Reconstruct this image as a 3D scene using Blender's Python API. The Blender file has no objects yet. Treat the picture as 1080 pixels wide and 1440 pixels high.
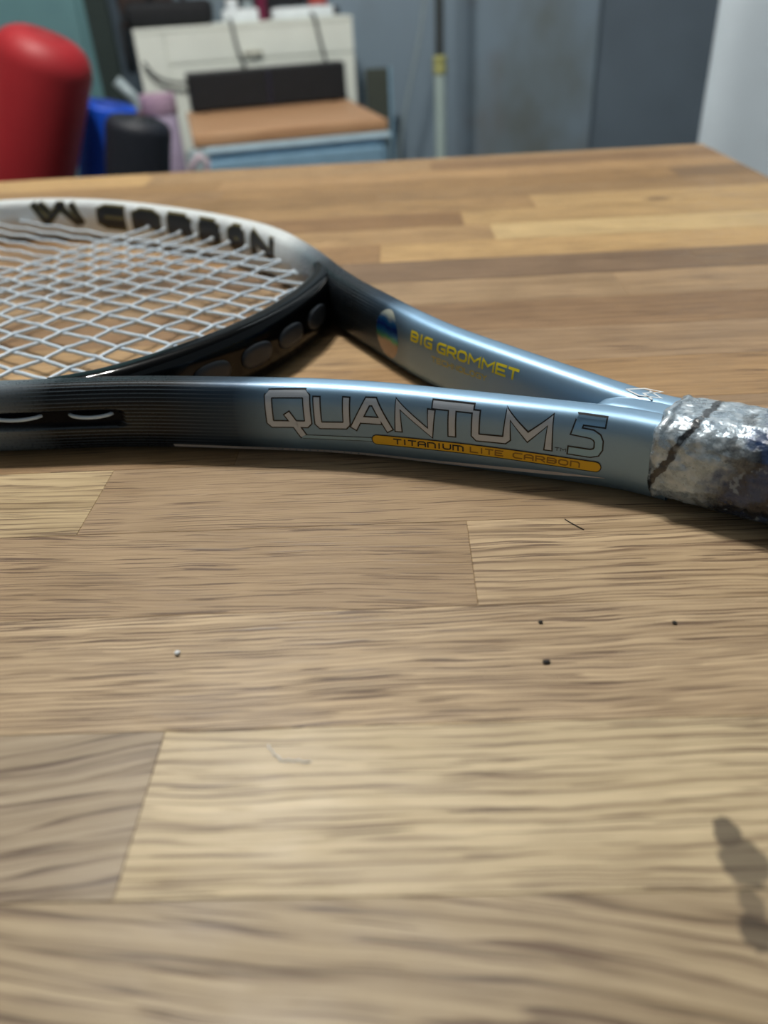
import bpy, bmesh, math, random
import numpy as np
from mathutils import Vector, Matrix, noise as mnoise

SC = bpy.context.scene
COL = SC.collection
random.seed(7)

# ------------------------------------------------------------------ camera
TABLE_Z = 0.75
PITCH, ROLL, YAW = 0.58736, -0.06226, -0.04517
cam_data = bpy.data.cameras.new('camera')
cam = bpy.data.objects.new('camera', cam_data)
COL.objects.link(cam)
SC.camera = cam
cam_data.sensor_fit = 'VERTICAL'
cam_data.sensor_height = 36.0
cam_data.sensor_width = 27.0
cam_data.lens = 27.5
cam_data.clip_start = 0.01
cam_data.clip_end = 50
_f = np.array([0, math.cos(PITCH), -math.sin(PITCH)])
_r = np.array([1.0, 0, 0])
_u = np.cross(_r, _f)
_r2 = math.cos(ROLL) * _r + math.sin(ROLL) * _u
_u2 = -math.sin(ROLL) * _r + math.cos(ROLL) * _u
_c, _s = math.cos(YAW), math.sin(YAW)
def _yaw(v): return (_c * v[0] + _s * v[1], -_s * v[0] + _c * v[1], v[2])
_R, _U, _F = _yaw(_r2), _yaw(_u2), _yaw(_f)
cam.matrix_world = Matrix(((_R[0], _U[0], -_F[0], 0), (_R[1], _U[1], -_F[1], 0), (_R[2], _U[2], -_F[2], TABLE_Z + 0.14), (0, 0, 0, 1)))
cam_data.dof.use_dof = True
cam_data.dof.focus_distance = 0.256
cam_data.dof.aperture_fstop = 8.0

# ------------------------------------------------------------------ world, exposure
world = bpy.data.worlds.new('world')
SC.world = world
world.use_nodes = True
_bg = world.node_tree.nodes['Background']
_bg.inputs[0].default_value = (0.74, 0.90, 1.0, 1)
_bg.inputs[1].default_value = 0.235
SC.view_settings.view_transform = 'Standard'
SC.view_settings.look = 'None'
SC.view_settings.gamma = 1
SC.view_settings.use_curve_mapping = False
SC.view_settings.exposure = 0.0
LAMP_POS = (-0.30, 0.95, 2.28)
BULB_STRENGTH = 1400.0

# ------------------------------------------------------------------ helpers
def link_mesh(name, me, mat=None, parent=None, smooth=False):
    o = bpy.data.objects.new(name, me)
    COL.objects.link(o)
    if mat is not None:
        me.materials.append(mat)
    if smooth:
        me.shade_smooth()
    if parent is not None:
        o.parent = parent
    return o
def mesh_obj(name, verts, faces, mat=None, parent=None, smooth=False):
    me = bpy.data.meshes.new(name)
    me.from_pydata([tuple(map(float, v)) for v in verts], [], [tuple(int(i) for i in f) for f in faces])
    me.update()
    return link_mesh(name, me, mat, parent, smooth)
def bm_obj(name, bm, mat=None, parent=None, smooth=False):
    me = bpy.data.meshes.new(name)
    bm.normal_update()
    bm.to_mesh(me)
    bm.free()
    return link_mesh(name, me, mat, parent, smooth)
def empty(name, loc, rz=0.0):
    o = bpy.data.objects.new(name, None)
    COL.objects.link(o)
    o.location = loc
    o.rotation_euler = (0, 0, rz)
    o.empty_display_size = 0.02
    return o
def tag(o, label=None, cat=None, group=None, kind=None):
    if label: o['label'] = label
    if cat: o['category'] = cat
    if group: o['group'] = group
    if kind: o['kind'] = kind
    return o
def box_bm(bm, x0, x1, y0, y1, z0, z1, bevel=0.0, seg=2):
    r = bmesh.ops.create_cube(bm, size=1.0)
    vs = r['verts']
    for v in vs:
        v.co = Vector(((x0 + x1) / 2 + v.co.x * (x1 - x0), (y0 + y1) / 2 + v.co.y * (y1 - y0), (z0 + z1) / 2 + v.co.z * (z1 - z0)))
    if bevel > 0:
        es = list({e for v in vs for e in v.link_edges})
        bmesh.ops.bevel(bm, geom=es, offset=bevel, segments=seg, affect='EDGES', profile=0.6)
def box(name, b, mat, parent=None, bevel=0.0, seg=2):
    bm = bmesh.new()
    box_bm(bm, *b, bevel=bevel, seg=seg)
    return bm_obj(name, bm, mat, parent, smooth=bevel > 0 and False)
def tube_data(P, r, n=8, cap=True):
    P = np.asarray(P, float)
    T = np.gradient(P, axis=0)
    T /= np.linalg.norm(T, axis=1)[:, None] + 1e-12
    up = np.array([0, 0, 1.0]) if abs(T[:, 2]).max() < 0.95 else np.array([0.0, 1.0, 0.02])
    rr = np.broadcast_to(np.asarray(r, float), (len(P),))
    V, F = [], []
    for i in range(len(P)):
        a = np.cross(T[i], up); a /= np.linalg.norm(a)
        b = np.cross(a, T[i])
        for k in range(n):
            t = 2 * math.pi * k / n
            V.append(P[i] + rr[i] * (math.cos(t) * a + math.sin(t) * b))
    for i in range(len(P) - 1):
        for k in range(n):
            k2 = (k + 1) % n
            F.append((i * n + k, i * n + k2, (i + 1) * n + k2, (i + 1) * n + k))
    if cap:
        F.append(tuple(range(n))[::-1])
        F.append(tuple((len(P) - 1) * n + k for k in range(n)))
    return V, F
def tube(name, P, r, mat, parent=None, n=8):
    V, F = tube_data(P, r, n)
    return mesh_obj(name, V, F, mat, parent, smooth=True)
def lathe(name, prof, mat, parent=None, n=32, loc=(0, 0, 0)):
    V, F = [], []
    for r, z in prof:
        for k in range(n):
            t = 2 * math.pi * k / n
            V.append((loc[0] + r * math.cos(t), loc[1] + r * math.sin(t), loc[2] + z))
    m = len(prof)
    for i in range(m - 1):
        for k in range(n):
            k2 = (k + 1) % n
            F.append((i * n + k, i * n + k2, (i + 1) * n + k2, (i + 1) * n + k))
    F.append(tuple(range(n))[::-1])
    F.append(tuple((m - 1) * n + k for k in range(n)))
    o = mesh_obj(name, V, F, mat, parent, smooth=True)
    sharp(o)
    return o
def sharp(o, ang=40):
    o.data.set_sharp_from_angle(angle=math.radians(ang))
    return o

# ------------------------------------------------------------------ materials
class NT:
    def __init__(self, name):
        self.m = bpy.data.materials.new(name)
        self.m.use_nodes = True
        self.t = self.m.node_tree
        self.b = self.t.nodes['Principled BSDF']
    def n(self, typ, **kw):
        x = self.t.nodes.new(typ)
        for k, v in kw.items(): setattr(x, k, v)
        return x
    def l(self, a, b): self.t.links.new(a, b)
    def put(self, sock, v):
        if hasattr(v, 'links') or isinstance(v, bpy.types.NodeSocket): self.l(v, sock)
        else: sock.default_value = v
    def math(self, op, a, b=None, c=None, clamp=False):
        x = self.n('ShaderNodeMath', operation=op, use_clamp=clamp)
        self.put(x.inputs[0], a)
        if b is not None: self.put(x.inputs[1], b)
        if c is not None: self.put(x.inputs[2], c)
        return x.outputs[0]
    def ramp(self, v, lo, hi, a=0.0, b=1.0, smooth=True):
        x = self.n('ShaderNodeMapRange', interpolation_type='SMOOTHSTEP' if smooth else 'LINEAR')
        self.put(x.inputs[0], v); self.put(x.inputs[1], lo); self.put(x.inputs[2], hi)
        self.put(x.inputs[3], a); self.put(x.inputs[4], b)
        return x.outputs[0]
    def mix(self, fac, a, b, mode='MIX'):
        x = self.n('ShaderNodeMix', data_type='RGBA', blend_type=mode)
        self.put(x.inputs[0], fac); self.put(x.inputs[6], a); self.put(x.inputs[7], b)
        return x.outputs[2]
    def noise(self, vec, scale=1.0, detail=2.0, rough=0.5, dist=0.0):
        x = self.n('ShaderNodeTexNoise')
        self.put(x.inputs['Vector'], vec)
        x.inputs['Scale'].default_value = scale
        x.inputs['Detail'].default_value = detail
        x.inputs['Roughness'].default_value = rough
        x.inputs['Distortion'].default_value = dist
        return x.outputs[0]
    def vmul(self, v, s):
        x = self.n('ShaderNodeVectorMath', operation='MULTIPLY')
        self.put(x.inputs[0], v); self.put(x.inputs[1], s)
        return x.outputs[0]
    def vadd(self, v, s):
        x = self.n('ShaderNodeVectorMath', operation='ADD')
        self.put(x.inputs[0], v); self.put(x.inputs[1], s)
        return x.outputs[0]
    def obj(self): return self.n('ShaderNodeTexCoord').outputs['Object']
    def cr(self, v, stops):
        x = self.n('ShaderNodeValToRGB')
        self.put(x.inputs[0], v)
        e = x.color_ramp.elements
        while len(e) < len(stops): e.new(0.5)
        for k, (p, c) in enumerate(stops):
            e[k].position = p; e[k].color = (*c, 1)
        return x.outputs[0]
    def bump(self, h, strength=0.3, dist=0.001):
        x = self.n('ShaderNodeBump')
        self.put(x.inputs['Height'], h)
        x.inputs['Strength'].default_value = strength
        x.inputs['Distance'].default_value = dist
        self.l(x.outputs[0], self.b.inputs['Normal'])
        return x
def srgb(r, g, b):
    f = lambda c: c / 12.92 if c <= 0.04045 else ((c + 0.055) / 1.055) ** 2.4
    return tuple(f(c / 255) for c in (r, g, b))
def mat(name, col, rough=0.5, metal=0.0, coat=0.0, var=0.06, scale=40.0, bump=0.0, spec=0.5):
    t = NT(name)
    c4 = (*col, 1)
    nz = t.noise(t.obj(), scale, 3)
    f = t.ramp(nz, 0.3, 0.7, 1 - var, 1 + var)
    cc = t.n('ShaderNodeCombineColor')
    for i in range(3): t.l(f, cc.inputs[i])
    t.l(t.mix(1.0, c4, cc.outputs[0], 'MULTIPLY'), t.b.inputs['Base Color'])
    t.b.inputs['Roughness'].default_value = rough
    t.b.inputs['Metallic'].default_value = metal
    t.b.inputs['Coat Weight'].default_value = coat
    t.b.inputs['Coat Roughness'].default_value = 0.08
    t.b.inputs['Specular IOR Level'].default_value = spec
    if bump: t.bump(t.noise(t.obj(), scale * 4, 4), bump, 0.002)
    return t.m

def make_wood():
    t = NT('oak_stave')
    attr = lambda nm: t.n('ShaderNodeAttribute', attribute_type='OBJECT', attribute_name=nm).outputs['Fac']
    oi = t.n('ShaderNodeObjectInfo')
    rot = t.n('ShaderNodeVectorRotate', rotation_type='Z_AXIS')
    t.l(t.vmul(t.obj(), (1000, 1000, 1000)), rot.inputs['Vector'])
    t.l(attr('grain_angle'), rot.inputs['Angle'])
    off = t.n('ShaderNodeCombineXYZ')
    t.l(t.math('MULTIPLY', oi.outputs['Random'], 3000.0), off.inputs[0])
    t.l(t.math('MULTIPLY', oi.outputs['Random'], 1700.0), off.inputs[1])
    P = t.vadd(rot.outputs[0], off.outputs[0])
    # slow waviness of the grain
    wv = t.noise(t.vmul(P, (0.012, 0.03, 0.03)), 1.0, 1)
    wv2 = t.noise(t.vmul(P, (0.06, 0.10, 0.1)), 1.0, 1)
    dy = t.math('ADD', t.math('MULTIPLY', t.math('SUBTRACT', wv, 0.5), attr('grain_wave')), t.math('MULTIPLY', t.math('SUBTRACT', wv2, 0.5), 1.3))
    cy = t.n('ShaderNodeCombineXYZ')
    t.l(dy, cy.inputs[1])
    P = t.vadd(P, cy.outputs[0])
    band = t.noise(t.vmul(P, (0.0035, 0.26, 0.05)), 1.0, 3, 0.55)
    sc = t.n('ShaderNodeCombineXYZ')
    sc.inputs[0].default_value = 0.009; sc.inputs[2].default_value = 0.05
    t.l(t.math('MULTIPLY', attr('grain_scale'), 0.75), sc.inputs[1])
    band2 = t.noise(t.vmul(P, sc.outputs[0]), 1.0, 1, 0.5)
    fibre = t.noise(t.vmul(P, (0.05, 2.8, 0.05)), 1.0, 4, 0.65)
    pore = t.noise(t.vmul(P, (0.034, 1.8, 0.05)), 1.0, 1, 0.4)
    blot = t.noise(t.vmul(P, (0.02, 0.05, 0.05)), 1.0, 3, 0.6)
    tone = oi.outputs['Color']
    g = attr('grain_band'); gp = attr('grain_pore')
    v = t.math('MULTIPLY_ADD', t.math('SUBTRACT', band, 0.5), t.math('MULTIPLY', g, 1.2), 1.0)
    v = t.math('MULTIPLY_ADD', t.math('SUBTRACT', fibre, 0.5), 0.85, v)
    v = t.math('MULTIPLY_ADD', t.math('SUBTRACT', blot, 0.5), 0.5, v)
    cc = t.n('ShaderNodeCombineColor')
    t.l(v, cc.inputs[0])
    t.l(t.math('MULTIPLY_ADD', t.math('SUBTRACT', v, 1.0), 1.12, 1.0), cc.inputs[1])
    t.l(t.math('MULTIPLY_ADD', t.math('SUBTRACT', v, 1.0), 1.25, 1.0), cc.inputs[2])
    col = t.mix(1.0, tone, cc.outputs[0], 'MULTIPLY')
    # growth-ring lines: long, thin, one edge sharp
    sepp = t.n('ShaderNodeSeparateXYZ'); t.l(P, sepp.inputs[0])
    wob = t.noise(t.vmul(P, (0.006, 0.07, 0.03)), 1.0, 1)
    wob2 = t.noise(t.vmul(P, (0.03, 0.5, 0.03)), 1.0, 0)
    ph = t.math('MULTIPLY', sepp.outputs[1], t.math('MULTIPLY', attr('grain_scale'), 0.62))
    ph = t.math('ADD', ph, t.math('ADD', t.math('MULTIPLY', wob, 4.2), t.math('MULTIPLY', wob2, 0.5)))
    fr = t.math('FRACT', ph)
    ring = t.math('MULTIPLY', t.ramp(fr, 0.50, 0.90), t.ramp(fr, 0.955, 1.0, 1.0, 0.0))
    brk = t.ramp(t.noise(t.vmul(P, (0.035, 0.9, 0.05)), 1.0, 1), 0.36, 0.58, 0.12, 1.0)
    streak = t.math('MULTIPLY', t.math('MULTIPLY', ring, brk), t.math('MULTIPLY', g, 0.85), clamp=True)
    col = t.mix(streak, col, t.mix(1.0, col, (0.36, 0.30, 0.28, 1), 'MULTIPLY'))
    thr = t.math('SUBTRACT', 0.665, t.math('MULTIPLY', gp, 0.14))
    pm = t.math('MULTIPLY', t.ramp(pore, thr, t.math('ADD', thr, 0.045)), t.ramp(band2, 0.36, 0.56, 0.15, 1.0))
    col = t.mix(t.math('MULTIPLY', pm, 0.85), col, (0.085, 0.045, 0.026, 1))
    # water mark on the nearest boards, with a knot far away
    pos = t.vmul(t.n('ShaderNodeNewGeometry').outputs['Position'], (1000, 1000, 0))
    jit = t.n('ShaderNodeTexNoise'); t.l(pos, jit.inputs['Vector']); jit.inputs['Scale'].default_value = 0.35
    jv = t.vmul(t.vadd(jit.outputs['Color'], (-0.5, -0.5, -0.5)), (2.6, 3.4, 0))
    pj = t.vadd(pos, jv)
    stain = None
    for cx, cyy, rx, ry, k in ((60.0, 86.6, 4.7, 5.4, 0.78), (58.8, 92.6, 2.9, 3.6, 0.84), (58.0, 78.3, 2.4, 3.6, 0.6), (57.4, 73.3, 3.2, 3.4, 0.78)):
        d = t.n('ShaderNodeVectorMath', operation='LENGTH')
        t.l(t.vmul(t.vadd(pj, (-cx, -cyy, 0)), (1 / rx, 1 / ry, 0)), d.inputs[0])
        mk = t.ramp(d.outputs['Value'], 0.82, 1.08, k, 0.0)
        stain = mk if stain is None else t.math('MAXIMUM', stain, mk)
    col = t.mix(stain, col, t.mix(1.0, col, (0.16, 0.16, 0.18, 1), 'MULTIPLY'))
    d = t.n('ShaderNodeVectorMath', operation='LENGTH')
    t.l(t.vmul(t.vadd(pj, (-191, -619, 0)), (1 / 12, 1 / 7, 0)), d.inputs[0])
    col = t.mix(t.ramp(d.outputs['Value'], 0.3, 1.2, 0.75, 0.0), col, (0.10, 0.055, 0.03, 1))
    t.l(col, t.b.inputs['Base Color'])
    t.l(t.ramp(blot, 0.3, 0.7, 0.40, 0.56), t.b.inputs['Roughness'])
    t.b.inputs['Specular IOR Level'].default_value = 0.34
    h = t.math('SUBTRACT', t.math('MULTIPLY', fibre, 0.35), pm)
    t.bump(h, 0.35, 0.00025)
    return t.m
WOOD = make_wood()

M = {
    'wall': None,
    'floor': mat('floor_grey', srgb(120, 112, 105), 0.5, var=0.1, scale=6),
    'ceiling': mat('ceiling_grey', srgb(128, 130, 130), 0.8),
    'teal': mat('teal_panel', srgb(104, 146, 152), 0.6, var=0.08, scale=5),
    'dark_trim': mat('dark_green_trim', srgb(46, 58, 56), 0.5),
    'slate': mat('slate_panel', srgb(66, 80, 92), 0.6),
    'cream': mat('cream_paint', srgb(234, 240, 232), 0.5, var=0.04, scale=9),
    'seam': mat('dull_cream_paint', srgb(160, 158, 142), 0.6),  # greyer cream for the drawer handle and the plinth
    'board': None,
    'black': mat('black_plastic', srgb(22, 25, 32), 0.5),
    'cloth_black': mat('black_mesh_cloth', srgb(20, 23, 28), 0.8, var=0.15, scale=60),
    'blue_box': mat('blue_grey_plastic', srgb(132, 168, 192), 0.4),
    'blue_box_light': mat('pale_blue_plastic', srgb(196, 222, 236), 0.35),
    'lavender': mat('lavender_plastic', srgb(172, 158, 182), 0.4),
    'lavender_cap': mat('dusty_pink_plastic', srgb(176, 148, 170), 0.4),
    'maroon': mat('maroon_plastic', srgb(110, 30, 62), 0.4),
    'pink': mat('pale_pink_cord', srgb(205, 185, 195), 0.6),
    'red': mat('red_foam', srgb(164, 32, 40), 0.55, var=0.05, scale=12),
    'blue': mat('blue_foam', srgb(8, 84, 214), 0.55, var=0.05, scale=12),
    'charcoal': mat('charcoal_foam', srgb(26, 31, 42), 0.6, var=0.1, scale=12),
    'grey_metal': mat('pale_grey_tube', srgb(150, 165, 170), 0.4),
    'pole_white': mat('pale_green_white_tube', srgb(176, 194, 190), 0.4),
    'pole_dark': mat('dark_grey_tube', srgb(60, 66, 68), 0.5),
    'collar': mat('yellow_green_collar', srgb(172, 172, 110), 0.5),
    'white': mat('white_plastic', srgb(228, 236, 240), 0.4),
    'olive': mat('dark_olive_board', srgb(66, 72, 64), 0.7),
    'curtain': mat('white_curtain_cloth', srgb(214, 228, 238), 0.85, var=0.04, scale=8),
    'brown': mat('dark_brown_cloth', srgb(52, 38, 34), 0.8, var=0.15),
    'coral': mat('coral_plastic', srgb(200, 88, 80), 0.5),
    'cable': mat('grey_cable', srgb(92, 96, 96), 0.6),
    'table_leg': mat('table_leg_wood', srgb(150, 112, 74), 0.5, var=0.1, scale=20),
}
def make_wall():
    t = NT('blue_grey_wall')
    P = t.obj()
    n1 = t.noise(t.vmul(P, (2.2, 2.2, 1.5)), 1.0, 4, 0.6)
    n2 = t.noise(t.vmul(P, (6.0, 6.0, 3.0)), 1.0, 3, 0.6)
    col = t.mix(t.ramp(n1, 0.42, 0.66), (*srgb(124, 142, 156), 1), (*srgb(104, 112, 112), 1))
    col = t.mix(t.ramp(n2, 0.55, 0.75, 0.0, 0.5), col, (*srgb(110, 106, 104), 1))
    t.l(col, t.b.inputs['Base Color'])
    t.b.inputs['Roughness'].default_value = 0.75
    return t.m
M['wall'] = make_wall()
def make_board():
    t = NT('pale_pine_board')
    P = t.vmul(t.obj(), (6, 90, 30))
    n1 = t.noise(P, 1.0, 3, 0.5)
    t.l(t.cr(n1, [(0.3, srgb(172, 128, 92)), (0.55, srgb(194, 152, 114)), (0.8, srgb(204, 166, 130))]), t.b.inputs['Base Color'])
    t.b.inputs['Roughness'].default_value = 0.5
    return t.m
M['board'] = make_board()
def emit(name, col, s):
    t = NT(name)
    t.b.inputs['Base Color'].default_value = (1, 1, 1, 1)
    t.b.inputs['Emission Color'].default_value = (*col, 1)
    t.b.inputs['Emission Strength'].default_value = s
    return t.m

# ------------------------------------------------------------------ room
def struct(name, b, m, label=None):
    o = box(name, b, m)
    tag(o, label, kind='structure')
    return o
struct('floor', (-2.2, 2.4, -2.2, 3.3, -0.1, 0.0), M['floor'])
struct('ceiling', (-2.2, 2.4, -2.2, 3.3, 2.6, 2.7), M['ceiling'])
struct('wall_back', (-0.70, 0.55, 2.5, 2.6, 0.0, 2.6), M['wall'], 'blue-grey stained wall behind the white pole')
struct('wall_right', (0.55, 2.4, 2.52, 2.62, 0.0, 2.6), mat('shaded_slate_wall', srgb(96, 110, 122), 0.75, var=0.1, scale=4), 'slate wall section with painted-in shade beside the white curtain')  # shade on this wall section is put into its darker base colour
struct('wall_left', (-2.3, -2.2, -2.2, 2.6, 0.0, 2.6), M['ceiling'])
d1 = struct('door_1', (-2.2, -0.825, 2.52, 2.58, 0.0, 2.6), M['teal'], 'teal panelled door behind the red roll')
for k in range(3):
    x1 = -0.86 - k * 0.30
    box('panel', (x1 - 0.27, x1, 2.505, 2.525, 0.05, 2.5), M['teal'], d1, 0.006)
struct('trim_1', (-0.825, -0.765, 2.47, 2.58, 0.0, 2.6), M['dark_trim'], 'dark green door post left of the cream cabinet')
struct('trim_2', (-0.765, -0.70, 2.49, 2.58, 0.0, 2.6), M['slate'])

# ------------------------------------------------------------------ ceiling lamp (out of frame, seen in the reflections)
lamp = empty('ceiling_lamp', LAMP_POS)
tag(lamp, 'ceiling lamp with a cluster of three bulbs above the table', 'lamp')
bulb_m = emit('bulb_glow', (1.0, 0.965, 0.90), BULB_STRENGTH)
lathe('canopy', [(0.09, 0.29), (0.09, 0.31), (0.07, 0.32)], M['white'], lamp)
lathe('stem', [(0.012, 0.05), (0.012, 0.30)], M['grey_metal'], lamp, 12)
for k in range(3):
    a = math.radians(90 + 120 * k)
    c = (0.085 * math.cos(a), 0.085 * math.sin(a), 0.0)
    tube('arm', [(0, 0, 0.08), (c[0] * 0.5, c[1] * 0.5, 0.085), (c[0], c[1], 0.065)], 0.008, M['grey_metal'], lamp)
    lathe('socket', [(0.013, 0.022), (0.018, 0.065)], M['white'], lamp, 16, c)
    lathe('bulb', [(0.002, -0.026)] + [(0.026 * math.sin(t), -0.026 * math.cos(t)) for t in np.linspace(0.2, 2.7, 10)], bulb_m, lamp, 20, c)

# ------------------------------------------------------------------ table
T = empty('wooden_table', (0, 0.3, 0))
tag(T, 'solid oak block table of glued staves under the tennis racket', 'table')
TX0, TX1, TY0, TY1 = -0.86, 0.2935, -0.2035, 0.834
W = 0.040685; Y00 = 0.08134
PAL = [(172, 140, 100), (160, 128, 90), (186, 152, 108), (150, 118, 84), (178, 142, 98), (166, 136, 102)]
JOINTS = {-1: [(-0.33, None)], 0: [(-0.0593, None)], 1: [(-0.30, None)], 2: [(0.0166, None)], 3: [(-0.1082, None), (0.16, None)], 10: [(-0.015, None)], 11: [(0.0609, None)], 12: [(0.0433, None)], 13: [(-0.30, None), (0.1, None)], 14: [(-0.02, None)], 15: [(0.23, None)]}
# (row, piece) -> colour, grain angle (degrees), banding, pores, waviness
LOOK = {
    (-1, 1): ((164, 146, 119), -8, 1.2, 0.3, 8), (-1, 0): ((164, 146, 119), -4, 1.0, 0.3, 7),
    (0, 0): ((158, 142, 120), 9, 1.2, 0.3, 5), (0, 1): ((200, 182, 150), 0, 0.8, 0.55, 5),
    (1, 1): ((186, 164, 134), 1.5, 0.9, 1.0, 4), (1, 0): ((186, 164, 134), 1.0, 0.8, 0.9, 4),
    (2, 0): ((162, 139, 110), -2, 0.3, 0.85, 6), (2, 1): ((176, 154, 124), 0, 1.0, 0.6, 4),
    (3, 0): ((184, 164, 130), 0, 1.0, 0.3, 4), (3, 1): ((162, 139, 110), -1, 0.35, 0.6, 6), (3, 2): ((170, 144, 114), 0, 0.6, 0.4, 4),
    (8, 0): ((166, 137, 102), 0, 0.7, 0.3, 4), (8, 1): ((170, 141, 105), 0, 0.7, 0.3, 4), (8, 2): ((166, 137, 102), 0, 0.7, 0.3, 4), (8, 3): ((170, 140, 104), 0, 0.7, 0.3, 4),
    (9, 0): ((136, 110, 82), 0, 0.7, 0.3, 4), (9, 3): ((136, 110, 82), 0, 0.7, 0.3, 4), (9, 1): ((132, 107, 80), 0, 0.7, 0.3, 4), (9, 2): ((134, 108, 82), 0, 0.7, 0.3, 4),
    (10, 0): ((166, 130, 88), 0, 0.6, 0.3, 4), (10, 1): ((194, 158, 106), 0, 0.6, 0.3, 4),
    (11, 0): ((176, 142, 98), 0, 0.6, 0.3, 4), (11, 1): ((206, 176, 124), 0, 0.5, 0.3, 4),
    (12, 0): ((148, 114, 76), 0, 0.6, 0.3, 4), (12, 1): ((188, 154, 104), 0, 0.6, 0.3, 4),
    (13, 1): ((168, 134, 90), 0, 0.6, 0.3, 4), (13, 2): ((190, 156, 106), 0, 0.6, 0.3, 4),
    (14, 0): ((152, 120, 80), 0, 0.6, 0.3, 4), (14, 1): ((158, 126, 86), 0, 0.6, 0.3, 4),
    (15, 0): ((160, 126, 84), 0, 0.6, 0.3, 4), (15, 1): ((136, 108, 76), 0, 0.6, 0.3, 4), (15, 2): ((186, 152, 106), 0, 0.6, 0.3, 4),
    (16, 0): ((168, 134, 90), 0, 0.6, 0.3, 4), (16, 1): ((162, 128, 86), 0, 0.6, 0.3, 4),
    (17, 0): ((196, 160, 108), 0, 0.5, 0.3, 4), (17, 1): ((198, 162, 110), 0, 0.5, 0.3, 4), (18, 0): ((194, 158, 108), 0, 0.5, 0.3, 4), (18, 1): ((196, 160, 108), 0, 0.5, 0.3, 4),
}
GS = {(-1, 0): 0.34, (-1, 1): 0.34, (0, 0): 0.32, (0, 1): 0.5, (1, 0): 1.1, (1, 1): 1.1, (2, 0): 1.2, (2, 1): 0.5, (3, 0): 0.5, (3, 1): 1.2}
def stave(x0, x1, y0, y1, look, key):
    cx, cy = (x0 + x1) / 2, (y0 + y1) / 2
    hx, hy = (x1 - x0) / 2, (y1 - y0) / 2
    b = 0.00016; d = 0.00022
    V = []
    for (ix, iy, z) in ((b, b, 0), (0, 0, -d), (0, 0, -0.028)):
        V += [(-hx + ix, -hy + iy, z), (hx - ix, -hy + iy, z), (hx - ix, hy - iy, z), (-hx + ix, hy - iy, z)]
    F = [(0, 1, 2, 3), (11, 10, 9, 8)]
    for r in (0, 4):
        for k in range(4):
            F.append((r + k, r + 4 + k, r + 4 + (k + 1) % 4, r + (k + 1) % 4))
    o = mesh_obj('stave', V, F, WOOD, T)
    o.location = (cx, cy - 0.3, TABLE_Z + random.uniform(-0.00003, 0.00003))
    c, ang, band, pore, wave = look
    gr = sum(c) / 3; c = [0.96 * (gr + (v - gr) * (0.95 if key[0] > 3 else 1.12)) for v in c]
    o.color = (*srgb(*c), 1)
    o['grain_angle'] = math.radians(-ang); o['grain_band'] = float(band); o['grain_pore'] = float(pore); o['grain_wave'] = float(wave); o['grain_scale'] = float(GS.get(key, 0.8))
    return o
random.seed(11)
for r in range(-7, 19):
    y0 = max(TY0, Y00 + r * W); y1 = min(TY1, Y00 + (r + 1) * W)
    js = [j for j, _ in JOINTS.get(r, [])]
    if not js:
        x = TX0 + random.uniform(0.15, 0.42)
        while x < TX1 - 0.1:
            js.append(x); x += random.uniform(0.26, 0.46)
    else:
        x = js[0] - random.uniform(0.27, 0.4)
        while x > TX0 + 0.08 and r not in (-1, 0, 1, 2):
            js.insert(0, x); x -= random.uniform(0.27, 0.4)
    base = len([1 for j in js if j < (JOINTS[r][0][0] if r in JOINTS else -9)])
    xs = [TX0] + js + [TX1]
    for k in range(len(xs) - 1):
        kk = k - base
        look = LOOK.get((r, kk))
        if look is None:
            c = random.choice(PAL)
            look = (c, random.uniform(-2, 2), random.uniform(0.5, 0.9), random.uniform(0.25, 0.5), 4)
        stave(xs[k], xs[k + 1], y0, y1, look, (r, kk))
for sx in (TX0 + 0.06, TX1 - 0.06):
    for sy in (TY0 + 0.06, TY1 - 0.06):
        box('leg', (sx - 0.03, sx + 0.03, sy - 0.33, sy - 0.27, 0.0, TABLE_Z - 0.0285), M['table_leg'], T, 0.004)
for sy in (TY0 + 0.06, TY1 - 0.06):
    box('apron', (TX0 + 0.09, TX1 - 0.09, sy - 0.311, sy - 0.289, TABLE_Z - 0.11, TABLE_Z - 0.0285), M['table_leg'], T, 0.002)

# ---------- tennis racket geometry (mm, local frame: x to the tip, y to the viewer's side, z up)
HALF=[(-60,6.6),(-30,6.6),(-10,6.7),(0,7.2),(15,10.2),(38,16),(62,22.3),(88,29.9),(113,40),(138,52),(163,64.4),(186,78.4),(209,93.5),(235,108.6),(256,119.2),(278,127.0),(305,132.5),(335,136.2),(370,138.1),(403,138),(440,134.2),(470,126.2),(500,111.6),(525,92.4),(545,70.1),(560,43.1),(567,19.1)]
BW,BH=14.5,27.0
def spline(P,n):
    P=np.asarray(P,float); t=np.r_[0,np.cumsum(np.linalg.norm(np.diff(P,axis=0),axis=1))]
    m=len(P); out=[]
    A=np.zeros((m,m)); B=np.zeros((m,P.shape[1])); h=np.diff(t)
    A[0,0]=A[-1,-1]=1
    for i in range(1,m-1):
        A[i,i-1]=h[i-1];A[i,i]=2*(h[i-1]+h[i]);A[i,i+1]=h[i]
        B[i]=6*((P[i+1]-P[i])/h[i]-(P[i]-P[i-1])/h[i-1])
    M=np.linalg.solve(A,B)
    tt=np.linspace(0,t[-1],n); k=np.clip(np.searchsorted(t,tt,side='right')-1,0,m-2)
    x=(tt-t[k])[:,None]; hk=h[k][:,None]; a=P[k];b=P[k+1];Ma=M[k];Mb=M[k+1]
    return a+x*((b-a)/hk-hk*(2*Ma+Mb)/6)+x**2*Ma/2+x**3*(Mb-Ma)/(6*hk)
def arclen(P): return np.r_[0,np.cumsum(np.linalg.norm(np.diff(P,axis=0),axis=1))]
def resample(P,n):
    s=arclen(P); t=np.linspace(0,s[-1],n); return np.stack([np.interp(t,s,P[:,i]) for i in range(P.shape[1])],1)
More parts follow.
